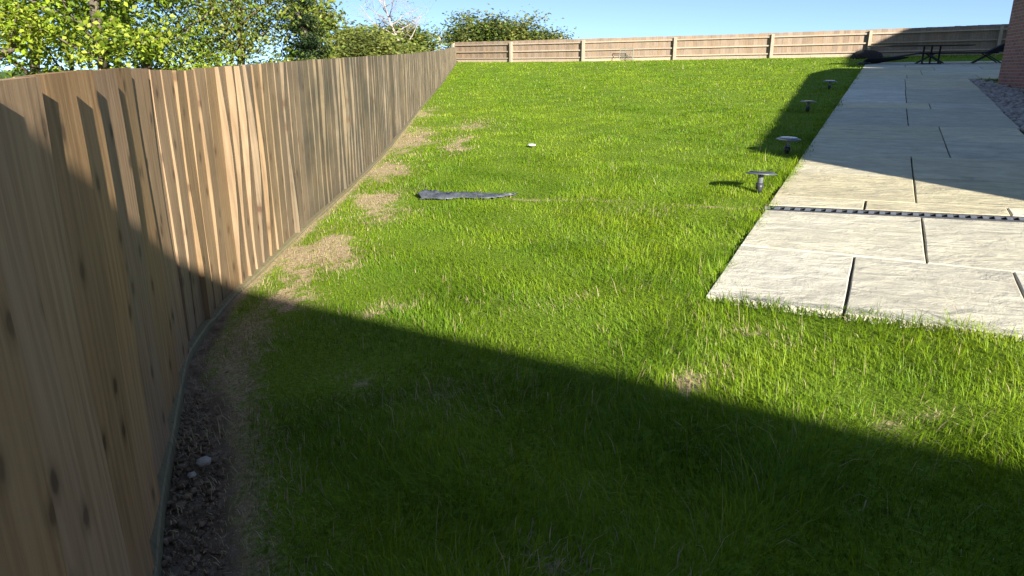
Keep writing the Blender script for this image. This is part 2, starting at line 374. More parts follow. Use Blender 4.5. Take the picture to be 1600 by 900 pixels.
# ------------------------------------------------------------------ ground sheets
def grid_sheet(xs, ys, zf, attr=None):
    X, Y = np.meshgrid(xs, ys); nx, ny = len(xs), len(ys)
    Z = zf(X, Y); V = np.stack([X, Y, Z], -1).reshape(-1, 3)
    i = (np.arange(ny - 1)[:, None] * nx + np.arange(nx - 1)[None]).ravel()
    Q = np.stack([i, i + 1, i + nx + 1, i + nx], -1)
    C = None
    if attr is not None:
        d, s = attr(X.ravel(), Y.ravel()); C = np.stack([d, s, np.zeros_like(d), np.ones_like(d)], -1)
    return np_mesh('sheet', V, Q, smooth=True, colors=C)
def field_z(X, Y):
    z = np.clip(GA * Y + GB * X, -1.4, 2.3) - 0.10
    far = np.clip((np.hypot(X, Y) - 60) / 250, 0, 1)
    return z * (1 - far) - 1.5 * far
ax = np.concatenate([-np.geomspace(2500, 62, 14), np.arange(-60, 61, 3.0), np.geomspace(62, 2500, 14)])
tag(link('field', grid_sheet(ax, ax, field_z), M['field']), kind='structure')
def undul(X, Y): return 0.008 * np.sin(2.1 * X + 1.3 * Y) * np.sin(1.7 * Y - .6 * X) + 0.005 * np.sin(7.3 * X + 2) * np.sin(6.1 * Y)
def lawn_z(X, Y):
    fx = X - fence_x(Y); dip = 0.05 * np.exp(-((fx - .12) / .2) ** 2) * np.clip((4.5 - Y) / 2, 0, 1)
    pat = in_patio(X, Y, 0.02) | (house_side(X, Y) > -1.2) & (Y < 20)
    return gz(X, Y) + np.where(pat, -0.045, undul(X, Y) - dip)
xs = np.concatenate([np.arange(-6, -2.2, .3), np.arange(-2.2, 4.0, .06), np.arange(4.0, 30, .3)])
ys = np.concatenate([np.arange(-4, 1.0, .3), np.arange(1.0, 9.0, .06), np.arange(9.0, 46, .15)])
tag(link('lawn', grid_sheet(xs, ys, lawn_z, dry_soil), M['lawn']), kind='structure')

# ------------------------------------------------------------------ houses
def house(name, near, d, r, length, depth, zb, ze, pitch, label, windows):
    """near: plan corner; d: along the eave; r: into the building; the first wall carries the windows"""
    root = empty(name, (near[0], near[1], zb)); tag(root, label, 'house')
    ang = math.atan2(d[1], d[0]); h = ze - zb
    def wall(p, q, w_list, gable=0.0):
        p, q = np.array(p), np.array(q); L = float(np.linalg.norm(q - p)); a = math.atan2(*(q - p)[::-1])
        t = 0.25
        prof = [(0, 0), (L, 0), (L, h)] + ([(L / 2, h + gable)] if gable else []) + [(0, h)]
        n = len(prof); V = [(x, 0, z) for x, z in prof] + [(x, t, z) for x, z in prof]
        F = [tuple(range(n)), tuple(range(2 * n - 1, n - 1, -1))] + [(i, i + n, (i + 1) % n + n, (i + 1) % n) for i in range(n)]
        o = link('wall', join_vf([(V, F)], 'wall'), M['brick'], root); o.location = (p[0] - near[0], p[1] - near[1], 0); o.rotation_euler = (0, 0, a)
        for (x, z, w, hh, nm) in w_list:
            g = link(nm, join_vf([box_vf(x, x + w, -.035, -.003, z, z + hh)], nm), M['frame'], root)
            g.location = o.location; g.rotation_euler = o.rotation_euler
            k = 2 if w > 1.0 else 1
            for i in range(k):
                a0 = x + .06 + i * (w - .06) / k; a1 = x + (i + 1) * (w - .06) / k
                link('pane', join_vf([box_vf(a0, a1, -.042, -.037, z + .06, z + hh - .06)], 'pane'), M['glass'], g)
        return o
    A = np.array(near); B = A + np.array(d) * length; Cc = B + np.array(r) * depth; D = A + np.array(r) * depth
    gh = math.tan(pitch) * depth / 2
    wall(A, B, windows) if (d[0] * r[1] - d[1] * r[0]) > 0 else wall(B, A, windows)
    if (d[0] * r[1] - d[1] * r[0]) > 0:
        wall(B, Cc, [], gh); wall(Cc, D, []); wall(D, A, [], gh)
    else:
        wall(A, D, [], gh); wall(D, Cc, []); wall(Cc, B, [], gh)
    # roof: two slabs with a small overhang
    V = []; ov, th = 0.03, 0.05
    for s in (-.08, length + .08):
        for (k, zz) in ((-ov, -ov * math.tan(pitch)), (depth / 2, gh), (depth + ov, -ov * math.tan(pitch))):
            for dz in (0, th):
                p = np.array(d) * s + np.array(r) * k; V.append((p[0], p[1], h + zz + dz))
    F = [(0, 2, 8, 6), (2, 4, 10, 8), (1, 7, 9, 3), (3, 9, 11, 5), (0, 6, 7, 1), (4, 5, 11, 10), (0, 1, 3, 2), (2, 3, 5, 4), (6, 8, 9, 7), (8, 10, 11, 9)]
    link('roof', join_vf([(V, F)], 'roof'), M['roof_tile'], root)
    return root
EAVE = 3.46
house('brick_house', HN, HD, HR, HLEN, 7.0, -0.1, EAVE, R(22), 'red brick house wall in shade at the right edge beside the gravel strip',
      [(7.0, 1.2, 1.4, 1.1, 'window'), (3.0, .35, .95, 2.05, 'door')])
MW = np.array([22.3, 17.8]) - HD * 9.0       # taller block farther right: its shade reaches the far fence
house('two_storey_house', MW, HD, HR, 11.0, 8.0, 0.4, 8.0, R(18), 'two storey brick house beyond the right edge that shades the far patio',
      [(2.0, 1.6, 1.5, 1.1, 'window'), (6.0, 1.6, 1.5, 1.1, 'window'), (2.0, 4.4, 1.5, 1.1, 'window'), (6.0, 4.4, 1.5, 1.1, 'window')])
# house behind the camera whose eave throws the shade over the foreground
ED = np.array([.856, -.517]); EN = np.array([-.517, -.856]); E0 = np.array([3.592, -4.997]) - ED * 7.5 + EN * 0.03
house('brick_house', E0, ED, EN, 14.0, 7.0, -0.75, 3.36 - .06, R(22), 'brick house standing behind the viewer that shades the near lawn',
      [(2.0, 1.6, 1.5, 1.1, 'window'), (5.0, .75, 1.8, 2.05, 'door')])

# ------------------------------------------------------------------ patio
def sheet_prism(poly, ztop, zbot):
    n = len(poly); V = [(x, y, gz(x, y) + ztop) for x, y in poly] + [(x, y, gz(x, y) + zbot) for x, y in poly]
    F = [tuple(range(n))[::-1], tuple(range(n, 2 * n))] + [(i, (i + 1) % n, (i + 1) % n + n, i + n) for i in range(n)]
    return join_vf([(V, F)], 'prism')
pad_poly = [pxy(.06, .06), pxy(U_END - .05, .06), pxy(U_END - .05, 11.9), pxy(U_L + .05, 11.9), pxy(U_L + .05, 2.72), pxy(8.0, 2.62), pxy(.06, 2.95)]
patio = link('patio', sheet_prism(pad_poly, -0.012, -0.06), M['bedding']); tag(patio, kind='structure')
def slab(u00, u01, u10, u11, v0, v1, j=None):
    """u00/u01: near edge at v0/v1; u10/u11: far edge"""
    g = 0.0075; c = 0.007
    def jt(a): return a + random.uniform(-.0025, .0025)
    P = [(u00 + g, v0 + g), (u01 + g, v1 - g), (u11 - g, v1 - g), (u10 - g, v0 + g)]
    lift = random.uniform(0, .006); V = []
    cu = sum(p[0] for p in P) / 4; cv = sum(p[1] for p in P) / 4
    rings = [(0, -.03), (0, .010), (c, .014)]
    # edge points, slightly uneven like cleft stone
    E = []
    for k in range(4):
        a, b = P[k], P[(k + 1) % 4]; m = max(2, int(math.hypot(b[0] - a[0], b[1] - a[1]) / .22))
        for i in range(m):
            f = i / m; E.append((jt(a[0] + (b[0] - a[0]) * f), jt(a[1] + (b[1] - a[1]) * f)))
    n = len(E)
    for inset, z in rings:
        for (u, v) in E:
            L = math.hypot(u - cu, v - cv); k = 1 - inset / L
            x, y = pxy(cu + (u - cu) * k, cv + (v - cv) * k); V.append((x, y, gz(x, y) + z + lift * (z > 0)))
    F = []
    for r_ in range(2):
        for i in range(n): F.append((r_ * n + i, r_ * n + (i + 1) % n, (r_ + 1) * n + (i + 1) % n, (r_ + 1) * n + i))
    F.append(tuple(range(2 * n, 3 * n)))
    child('slab', join_vf([(V, F)], 'slab'), M['slab'], patio)
SL = 0.125                                     # the channel and the rows beside it run slightly askew
rows = [  # near edge u (at v=0, slope), far edge u (at v=0, slope), v joints
    ((0.0, 0.0), (1.17, 0.0), [0, .79, 1.73, 2.95]),
    ((1.17, 0.0), (2.335, SL), [0, 1.24, 2.25, 2.95]),
    ((2.525, SL), (2.95, 0.06), [0, .80, 1.9, 2.95]),
    ((2.95, 0.06), (4.25, 0.0), [0, 1.21, 2.2, 2.9]),
    ((4.25, 0.0), (5.62, 0.0), [0, 1.21, 2.75]),
    ((5.62, 0.0), (7.0, 0.0), [0, 1.62, 2.65]),
    ((7.0, 0.0), (8.5, 0.0), [0, 1.62, 2.62]),
    ((8.5, 0.0), (11.0, 0.0), [0, 1.21, 2.66]),
    ((11.0, 0.0), (12.0, 0.0), [0, 1.6, 2.68]),
    ((12.0, 0.0), (15.2, 0.0), [0, 1.22, 2.7]),
    ((15.2, 0.0), (18.6, 0.0), [0, 1.24, 2.72])]
for (a, sa), (b, sb), vj in rows:
    for v0, v1 in zip(vj[:-1], vj[1:]): slab(a + sa * v0, a + sa * v1, b + sb * v0, b + sb * v1, v0, v1)
u = U_L; k = 0
while u < U_END - .5:
    u1 = min(u + (1.5, 2.2, 1.9)[k % 3], U_END); u1 = U_END if U_END - u1 < .8 else u1
    vj = [0] + list(np.cumsum([(1.3, 1.7, 2.1)[(i + k) % 3] for i in range(6)])); vj = [v for v in vj if v < 11.2] + [11.95]
    for v0, v1 in zip(vj[:-1], vj[1:]): slab(u, u, u1, u1, v0, v1)
    u = u1; k += 1

# ------------------------------------------------------------------ channel drain across the patio
chan = empty('drain_channel', (*pxy(2.43, 0), gz(*pxy(2.43, 0)))); tag(chan, 'dark slotted drain channel crossing the pale patio slabs', 'drain')
def cpt(v, off, z):
    x, y = pxy(2.43 + SL * v + off, v); return Vector((x, y, gz(x, y) + z))
parts = []
for o_ in (-.070, .070): parts.append(bar(cpt(-.02, o_, -.002), cpt(2.93, o_, -.002), .022, .044))
child('channel_edge', join_vf(parts), M['dark_plastic'], chan)
child('channel_base', join_vf([bar(cpt(-.02, 0, -.026), cpt(2.93, 0, -.026), .125, .012)]), M['black_metal'], chan)
parts = []; v = .01
while v < 2.9:
    parts.append(bar(cpt(v, -.058, .010), cpt(v, .058, .010), .042, .012)); v += .085
tag(child('grating', join_vf(parts), M['grate'], chan), kind='stuff')

# ------------------------------------------------------------------ gravel strip by the house wall
def ico(sub=1):
    bm = bmesh.new(); bmesh.ops.create_icosphere(bm, subdivisions=sub, radius=1.0)
    V = np.array([v.co[:] for v in bm.verts]); F = np.array([[v.index for v in f.verts] for f in bm.faces]); bm.free(); return V, F
def stones(name, P, size, mat, flat=.6):
    V0, F0 = ico(1); n = len(P); sc = size[:, None] * np.stack([rng.uniform(.7, 1.3, n), rng.uniform(.7, 1.3, n), rng.uniform(.7, 1.2, n) * flat], -1)
    a = rng.uniform(0, 6.28, n); ca, sa = np.cos(a), np.sin(a)
    J = V0[None] * (1 + rng.uniform(-.18, .18, (n, len(V0), 1))) * sc[:, None, :]
    X = J[..., 0] * ca[:, None] - J[..., 1] * sa[:, None]; Y = J[..., 0] * sa[:, None] + J[..., 1] * ca[:, None]
    V = np.stack([X, Y, J[..., 2]], -1) + P[:, None, :]
    F = F0[None] + (np.arange(n) * len(V0))[:, None, None]
    return link(name, np_mesh(name, V.reshape(-1, 3), None, F.reshape(-1, 3)), mat)
P = []
while len(P) < 5200:
    u_, v_ = random.uniform(.5, 18.4), random.uniform(2.55, 5.2); x, y = pxy(u_, v_)
    edge = 2.72 if u_ > 8 else 2.98 - .03 * u_
    if v_ < edge + random.uniform(-.05, .02) or house_side(x, y) > -.05: continue
    P.append((x, y, gz(x, y) - .035 + random.uniform(0, .02)))
P = np.array(P)
tag(stones('gravel', P, rng.uniform(.03, .085, len(P)), M['gravel']), 'loose purple grey gravel between the patio and the brick wall', 'gravel', kind='stuff')
# bare soil strip: clods, and a few paler stones one can pick out
n = 3200; yy = rng.uniform(1.0, 4.3, n); off = np.abs(rng.normal(.05, .17, n)) + .06; xx = fence_x(yy) + off
P = np.stack([xx, yy, gz(xx, yy) - .035], -1); sz = rng.gamma(1.5, .0032, n) + .002
tag(stones('soil_clods', P, sz, M['clod'], .7), 'crumbly bare soil along the foot of the near fence', 'soil', kind='stuff')
for (px, py, s_, lab) in [(318, 722, .030, 'pale cream stone lying on bare soil near the fence foot'), (300, 742, .017, 'small pale stone left of the larger cream stone on bare soil')]:
    g = gnd(px, py); o = stones('stone', np.array([[0, 0, 0.0]]), np.array([s_]), M['stone'], .6); o.location = (g.x, g.y, g.z + .0); tag(o, lab, 'stone', 'pale stones on the soil')

# ------------------------------------------------------------------ left fence
lf = empty('board_fence', (-1.885, 4.4, gz(-1.885, 4.4))); tag(lf, 'tall overlapping vertical board timber fence running along the left side of the lawn', 'fence')
pts = [Vector((x, y, 0)) for x, y in FENCE]; seg = [0]
for a, b in zip(pts[:-1], pts[1:]): seg.append(seg[-1] + (b - a).length)
def at(s):
    i = min(max(int(np.searchsorted(seg, s, side='right')) - 1, 0), len(pts) - 2); f = (s - seg[i]) / (seg[i + 1] - seg[i]); return pts[i].lerp(pts[i + 1], f)
def fdir(s): return (at(min(s + .15, seg[-1])) - at(max(s - .15, 0))).normalized()
ya = lambda s: at(s).y
# board edges: wide boards by the camera, then an even run
edges = [0, .22, .43, .68, .92]
for i in range(3, 9): edges.append(seg[i])
edges = sorted(set(edges))
mid_edges = []
for a, b in zip(edges[:-1], edges[1:]): mid_edges.append(a)
edges = mid_edges + [edges[-1]]
s = edges[-1]
while s < seg[-1] - .1: s += random.uniform(.15, .185); edges.append(min(s, seg[-1]))
for i, (s0, s1) in enumerate(zip(edges[:-1], edges[1:])):
    near = ya(s0) < 3.4; w = s1 - s0; nz = 8 if ya(s0) < 12 else 3; jg = 0.0
    p0, p1 = at(s0), at(s1); d = (p1 - p0).normalized(); nrm = Vector((d.y, -d.x, 0))
    jh = random.uniform(-.004, .004); lean = random.uniform(-.004, .004); V = []; ph = random.uniform(0, 6)
    te = random.uniform(.040, .052) if near else float(np.interp(p0.y, [3.4, 6, 10, 16, 45], [.026, .020, .010, .006, .004])) * random.choice((.1, .35, .6, .9, 1.2, 1.5))
    for k in range(nz + 1):
        f = k / nz; jg = .6 * jg + random.uniform(-.009, .009)
        wob = (.004 if near else .011) * math.sin(ph + 5 * f) + lean * f + (0 if near else jg); wt = te * (1 + (.16 if near else .55) * math.sin(ph * 2 + 5.2 * f))
        if near:    # thick edge laps over the next board away from the camera
            ring = ((-.004, 0), (-.004, .004), (w * .5, .004 + wt * .5 + .003 * math.sin(ph + 3 * f)), (w + .006 + wob, wt), (w + .006 + wob, wt - .014), (w, -.002))
        else:       # thick edge towards the camera
            ring = ((-.004 + wob * .5, -.004), (-.004 + wob * .5, wt + .003), (w * .5, .003 + wt * .5 + .0015 * math.sin(ph + 3 * f)), (w + .012, .002), (w + .012, -.004), (w * .5, -.006))
        for (al, of) in ring:
            q = p0 + d * al + nrm * of; b = gz(q.x, q.y) - .03 * min(1, max(0, q.y - 3.2)) + .015
            V.append((q.x, q.y, b + (fence_h(q.y) - .015 + jh) * f))
    F = []
    for k in range(nz):
        for j in range(6): a0 = k * 6 + j; a1 = k * 6 + (j + 1) % 6; F.append((a0, a1, a1 + 6, a0 + 6))
    F.append((5, 4, 3, 2, 1, 0)); F.append(tuple(nz * 6 + j for j in range(6)))
    o = child('board', join_vf([(V, F)], 'board'), M['board'], lf)
    o.color = (min(1, max(0, (p0.y - 2.0) / 5.0 + random.uniform(-.1, .1))), 0, 0, 1)  # farther boards take more of the weathered, grazing-light tone
# base boards, posts and rails (the posts and rails stand on the far side)
s = 0.0
while s < seg[-1] - .3:
    e = min(s + 1.2, seg[-1]); V = []
    ss = np.linspace(s, e, 13)
    for q in ss:
        p = at(q); dd = fdir(q); nr = Vector((dd.y, -dd.x, 0)); hi = .038 if p.y < 4 else .025
        for o_, z in ((-.03, -.12), (.052, -.12), (.052, hi - .008), (.046, hi), (-.03, hi)):
            r_ = p + nr * o_; V.append((r_.x, r_.y, gz(p.x, p.y) + z))
    F = [(k * 5 + j, k * 5 + (j + 1) % 5, (k + 1) * 5 + (j + 1) % 5, (k + 1) * 5 + j) for k in range(12) for j in range(5)] + [(0, 1, 2, 3, 4), (60, 61, 62, 63, 64)]
    child('base_board', join_vf([(V, F)], 'base_board'), M['gravel_board'], lf); s = e
s = .6
while s < seg[-1]:
    p = at(s); dd = fdir(s); q = p - Vector((dd.y, -dd.x, 0)) * .13; hh = fence_h(p.y)
    child('post', join_vf([bar((q.x, q.y, gz(q.x, q.y) - .3), (q.x, q.y, gz(q.x, q.y) + hh - .06), .1, .1)]), M['rail'], lf)
    ss = np.linspace(s, min(s + 2.4, seg[-1]), 7)
    for fr in (.22, .8):
        P = []
        for q_ in ss:
            a0 = at(q_); d0 = fdir(q_); a0 = a0 - Vector((d0.y, -d0.x, 0)) * .045; P.append((a0.x, a0.y, gz(a0.x, a0.y) + fence_h(a0.y) * fr))
        child('rail', join_vf([bar(a_, b_, .04, .07) for a_, b_ in zip(P[:-1], P[1:])]), M['rail'], lf)
    s += 2.4

# ------------------------------------------------------------------ back fence
bf = empty('rail_fence', (8.11, 37.1, gz(8.11, 37.1))); tag(bf, 'sunlit timber fence with rails and posts across the far end of the garden', 'fence')
BZ = lambda x: gz(x, float(back_y(x)))
BH = lambda x: float(np.interp(x, [-4, 10, 16, 29], [1.13, 1.12, 1.15, 1.28]))
for i in range(len(BACK) - 1):
    a, b = Vector((*BACK[i], 0)), Vector((*BACK[i + 1], 0)); L = (b - a).length; d = (b - a).normalized(); nr = Vector((d.y, -d.x, 0))  # towards the camera
    s = 0; nb = int(L / .21)
    for k in range(nb):
        w = L / nb; p = a + d * (k * w); q = p + d * (w * 1.04); hh = BH(p.x) + random.uniform(-.008, .008)
        V = [];
        for z in (BZ(p.x) + .10, BZ(p.x) + hh):
            for c_, o_ in ((p, 0), (q, .006 * (-1) ** k), (q, -.018), (p, -.012)): r_ = c_ + nr * o_; V.append((r_.x, r_.y, z))
        F = [(0, 1, 5, 4), (1, 2, 6, 5), (2, 3, 7, 6), (3, 0, 4, 7), (3, 2, 1, 0), (4, 5, 6, 7)]
        child('board', join_vf([(V, F)], 'board'), M['back_board'], bf)
    for fr in (.16, .48, .82):
        z0 = BZ(a.x) + BH(a.x) * fr + .02; z1 = BZ(b.x) + BH(b.x) * fr + .02
        p = a + nr * .045; q = b + nr * .045
        child('rail', join_vf([bar((p.x, p.y, z0), (q.x, q.y, z1), .07, .06)]), M['rail'], bf)
    p = a + nr * .02; q = b + nr * .02
    child('base_board', join_vf([bar((p.x, p.y, BZ(a.x) + .05), (q.x, q.y, BZ(b.x) + .05), .03, .16)]), M['rail'], bf)
    p = a + nr * .09
    child('post', join_vf([bar((p.x, p.y, BZ(a.x) - .2), (p.x, p.y, BZ(a.x) + BH(a.x) - .06), .16, .12, Vector(d))]), M['rail'], bf)
# lone post past the corner
g = Vector((-4.3, 44.6, gz(-4.3, 44.6)))
tag(link('fence_post', join_vf([bar((0, 0, -.3), (0, 0, 1.5), .10, .10), bar((0, 0, 1.5), (0, 0, 1.53), .12, .12)]), M['rail']), 'pale slim timber post rising behind the far left fence corner', 'post').location = g

# ------------------------------------------------------------------ solar garden lights
def lamp():
    root = empty('garden_light')
    o = link('cap', join_vf([lathe([(.001, .236), (.10, .232), (.142, .222), (.156, .213), (.154, .209), (.06, .204), (.001, .204)], 28)], 'cap', True), M['steel'], root)
    link('solar_panel', join_vf([lathe([(.001, .243), (.105, .2385), (.11, .2365), (.11, .230), (.001, .234)], 20)], 'panel'), M['solar'], o)
    link('lens', join_vf([lathe([(.027, .205), (.028, .18), (.026, .105), (.022, .10)], 20)], 'lens', True), M['lens'], root)
    link('lamp_base', join_vf([lathe([(.001, .104), (.037, .104), (.037, .05), (.028, .03), (.024, .0), (.001, .0)], 20)], 'base', True), M['dark_plastic'], root)
    link('ground_spike', join_vf([lathe([(.012, .01), (.010, -.05), (.002, -.14)], 8)], 'spike'), M['dark_plastic'], root)
    return root
l0 = lamp()
spots = [((1186, 300), 1.0, R(4), 'nearest garden light by the patio corner, in full sun with its disc cap tilted'),
         ((1229, 240), 1.0, R(-2), 'second nearest garden light on the lawn edge, in the house shade'),
         ((1261, 175), 1.0, R(3), 'third garden light along the patio edge, in shade'),
         ((1295, 140), 1.05, R(-3), 'farthest garden light along the patio edge, in shade')]
def copy_tree(o, parent=None):
    c = o.copy(); col.objects.link(c); c.parent = parent
    for ch in list(o.children): copy_tree(ch, c)
    return c
protos = [l0] + [copy_tree(l0) for _ in spots[1:]]
for o, ((px, py), sc, tl, lab) in zip(protos, spots):
    g = gnd(px, py); o.location = g; o.scale = (sc, sc, sc * .86); o.rotation_euler = (tl * .5, tl, random.uniform(0, 3)); tag(o, lab, 'garden light', 'garden lights along the patio edge')

# ------------------------------------------------------------------ crumpled black strip on the lawn
a0, a1 = gnd(655, 312), gnd(806, 308)
n, m = 60, 12; V = []; F = []
for i in range(n + 1):
    f = i / n; c = a0.lerp(a1, f); half = (.10 * (1 - f) ** .6 + .02) * (.4 if i in (0, n) else 1)
    amp = .055 * (1 - f) ** .8 + .015
    for j in range(m + 1):
        g_ = j / m * 2 - 1; x = c.x + .02 * math.sin(9 * f + j); y = c.y + g_ * half * (1 + .35 * math.sin(14 * f + 2.0 * g_)) + .03 * math.sin(7 * f)
        z = gz(x, y) + .018 + amp * max(0, 1 - g_ * g_) * (.65 + .5 * math.sin(23 * f + 3 * g_) * math.sin(11 * f + 7 * g_)) + .012 * random.random()
        V.append((x, y, z))
for i in range(n):
    for j in range(m): q = i * (m + 1) + j; F.append((q, q + m + 1, q + m + 2, q + 1))
me = mesh('bundle', [(v[0] - a0.x, v[1] - a0.y, v[2] - a0.z) for v in V], F, True)
bundle = link('plastic_sheet', me, M['tarp']); bundle.location = a0; tag(bundle, 'crumpled dark grey plastic sheeting lying in a strip on the lawn', 'plastic sheet')
sm = bundle.modifiers.new('thick', 'SOLIDIFY'); sm.thickness = .004
# small white lid on the lawn
g = gnd(831, 230)
o = link('white_lid', join_vf([lathe([(.001, .022), (.045, .016), (.055, .013), (.06, .004), (.06, 0), (.001, 0)], 24)], 'lid', True), M['white_plastic']); o.location = g + Vector((0, 0, .03)); o.rotation_euler = (R(6), R(3), 0)
tag(o, 'small white round lid lying on the middle of the lawn', 'lid')
# pale panel by the far fence
px_ = 983; x = 5.75; y = float(back_y(x)) - .62
root = empty('net_frame', (x, y, gz(x, y)), R(-26)); tag(root, 'small pale grey net frame standing before the far fence', 'net')
link('frame', join_vf([tube([(-.36, 0, 0), (-.34, .1, .62), (.34, .1, .62), (.36, 0, 0)], [.018] * 4, 6), tube([(-.36, 0, .02), (-.36, .5, .02), (.36, .5, .02), (.36, 0, .02)], [.014] * 4, 6)]), M['pale_panel'], root)
net = []
for k in range(9): f = -.34 + .68 * k / 8; net.append(tube([(f, .1, .61), (f, .5, .02)], [.005] * 2, 4))
for k in range(1, 8): f = k / 8; net.append(tube([(-.35, .1 + .4 * f, .61 - .59 * f), (.35, .1 + .4 * f, .61 - .59 * f)], [.005] * 2, 4))
tag(link('netting', join_vf(net), M['pale_panel'], root), kind='stuff')

# ------------------------------------------------------------------ garden furniture at the far end of the patio
def local(px, py): return gnd(px, py)
# long pedestal table
c = gnd(1447, 100.5); ax_ = (gnd(1520, 99) - gnd(1380, 101)); ta = math.atan2(ax_.y, ax_.x)
tbl = empty('garden_table', c, ta); tag(tbl, 'black garden table with a long thin top on central posts at the patio end', 'table')
link('tabletop', bm_box(-1.95, 1.35, -.42, .42, .612, .64, .006), M['black_metal'], tbl)
for x_ in (-.14, .10, .36): link('leg', bm_box(x_ - .03, x_ + .03, -.03, .03, .03, .61, .006), M['black_metal'], tbl)
for y_ in (-.3, .3): link('foot', join_vf([bar((-.2, y_, .02), (.42, y_, .02), .05, .04)]), M['black_metal'], tbl)
link('foot', join_vf([bar((.1, -.32, .025), (.1, .32, .025), .06, .035)]), M['black_metal'], tbl)
# sun lounger with crossed legs and raised back
c = gnd(1500, 100); rise = gz(math.cos(ta), math.sin(ta))
lg = empty('sun_lounger', c, ta); tag(lg, 'black sun lounger on crossed legs with raised back, beside the brick house', 'lounger')
link('seat', bm_box(-1.35, 1.05, -.30, .30, .345, .385, .012), M['black_fabric'], lg)
V = [(0.72, -.30, .39), (1.5, -.30, .40), (1.5, -.30, .80), (1.42, -.30, .80), (0.72, .30, .39), (1.5, .30, .40), (1.5, .30, .80), (1.42, .30, .80)]
F = [(0, 1, 2, 3), (7, 6, 5, 4), (0, 4, 5, 1), (1, 5, 6, 2), (2, 6, 7, 3), (3, 7, 4, 0)]
link('backrest', join_vf([(V, F)]), M['black_fabric'], lg)
for x_ in (-.95, .75):
    for y_ in (-.27, .27):
        for s_ in (-1, 1): link('leg', join_vf([bar((x_ - s_ * .42, y_ + .02 * s_, .02), (x_ + s_ * .12, y_ + .02 * s_, .35), .035, .035)]), M['black_metal'], lg)
# folded parasol on the slabs
p0, p1 = gnd(1350, 101), gnd(1440, 96); pr = empty('folded_parasol', p0); tag(pr, 'folded black parasol lying on the far slabs left of the table', 'parasol')
d_ = p1 - p0
link('pole', join_vf([tube([d_ * f + Vector((0, 0, .10 + .22 * f)) for f in (0, .5, 1.0)], [.03] * 3, 8)]), M['black_metal'], pr)
link('canopy', join_vf([tube([d_ * f + Vector((0, 0, .10 + .1 * f)) for f in (0, .05, .12, .35, .6, .75)], [.06, .10, .12, .09, .06, .02], 9)], 'canopy', True), M['black_fabric'], pr)
link('parasol_foot', join_vf([lathe([(.001, .09), (.20, .08), (.24, .04), (.24, 0), (.001, 0)], 18)], 'foot'), M['black_metal'], pr)
# low dark brown mound by the fence
c = gnd(1352, 91.5); V = []; F = []; n, m = 20, 9
for j in range(m + 1):
    f = j / m
    for i in range(n):
        a = 2 * math.pi * i / n; r_ = math.cos(f * math.pi / 2) ** .6 * (1 + .12 * math.sin(3 * a + 1) + .06 * math.sin(7 * a + 4 * f))
        V.append((.60 * r_ * math.cos(a), .36 * r_ * math.sin(a), -.03 + .35 * math.sin(f * math.pi / 2) * (1 + .08 * math.sin(2 * a + f * 3))))
F = [(j * n + i, j * n + (i + 1) % n, (j + 1) * n + (i + 1) % n, (j + 1) * n + i) for j in range(m) for i in range(n)] + [tuple(range(m * n, m * n + n)), tuple(range(n))[::-1]]
heap = link('dark_mound', join_vf([(V, F)], 'heap', True), M['dark_brown']); heap.location = c; heap.rotation_euler = (0, 0, ta)
tag(heap, 'low dark brown mound against the far fence beside the patio', 'heap')

# ------------------------------------------------------------------ trees behind the left fence and beyond
def leaf_mesh(P, size, colors, aspect=.55, up=0.35, jitter=.3, flatten=1.0):
    n = len(P); nv = rng.normal(size=(n, 3)); nv[:, 2] = np.abs(nv[:, 2]) + up; nv /= np.linalg.norm(nv, axis=1)[:, None]
    tv = rng.normal(size=(n, 3)); tv[:, 2] *= flatten; tv -= nv * (tv * nv).sum(1)[:, None]; tv /= np.linalg.norm(tv, axis=1)[:, None] + 1e-9
    bv = np.cross(nv, tv); s = (size * rng.uniform(1 - jitter, 1 + jitter, n))[:, None]
    q = np.stack([P - tv * s * .5, P + bv * s * aspect * .5 + nv * s * .12 - tv * s * .05, P + tv * s * .5, P - bv * s * aspect * .5 + nv * s * .12 - tv * s * .05], 1)
    i = (np.arange(n) * 4)[:, None]
    T = np.concatenate([i + [0, 1, 2], i + [0, 2, 3]])
    return np_mesh('crown', q.reshape(-1, 3), None, T, colors=np.repeat(np.concatenate([colors, np.ones((n, 1))], 1), 4, 0))
def grow(base, height, spread, levels, nlimb, seed, lean=(0, 0), start=.3, trunk_r=.09, droop=0.0):
    r_ = random.Random(seed); tubes = []; tips = []
    def branch(p, d, L, rad, lev):
        k = 5; ptsb = [p]; dd = d.copy()
        for _ in range(k):
            dd = (dd + Vector((r_.gauss(0, .16), r_.gauss(0, .16), r_.gauss(.03 - droop, .12)))).normalized(); ptsb.append(ptsb[-1] + dd * (L / k))
        tubes.append(tube(ptsb, [rad * (1 - .65 * i / k) for i in range(k + 1)], 7 if lev < 2 else 5))
        if lev >= levels - 1:
            for q in ptsb[1:]: tips.append(q)
        elif lev > 0:
            tips.append(ptsb[-1])
        if lev < levels:
            nb = nlimb if lev == 0 else r_.randint(3, 4)
            for i in range(nb):
                f = (start + (1 - start) * (i + r_.random() * .6) / nb) if lev == 0 else r_.uniform(.3, 1.0)
                i0 = min(int(f * k), k - 1); q = ptsb[i0].lerp(ptsb[i0 + 1], f * k - i0)
                a = r_.uniform(0, 6.283) if lev else i * 2.4 + r_.random()
                side = Vector((math.cos(a), math.sin(a), r_.uniform(.0, .75) - droop)).normalized()
                nd = (dd * .35 + side).normalized() if lev else side
                branch(q, nd, (spread if lev == 0 else L * .62) * r_.uniform(.75, 1.1) * (1.0 - .35 * f if lev == 0 else 1), rad * (1 - .6 * f) * .55, lev + 1)
    branch(Vector((0, 0, -.1)), Vector((lean[0], lean[1], 1)).normalized(), height, trunk_r, 0)
    return tubes, tips
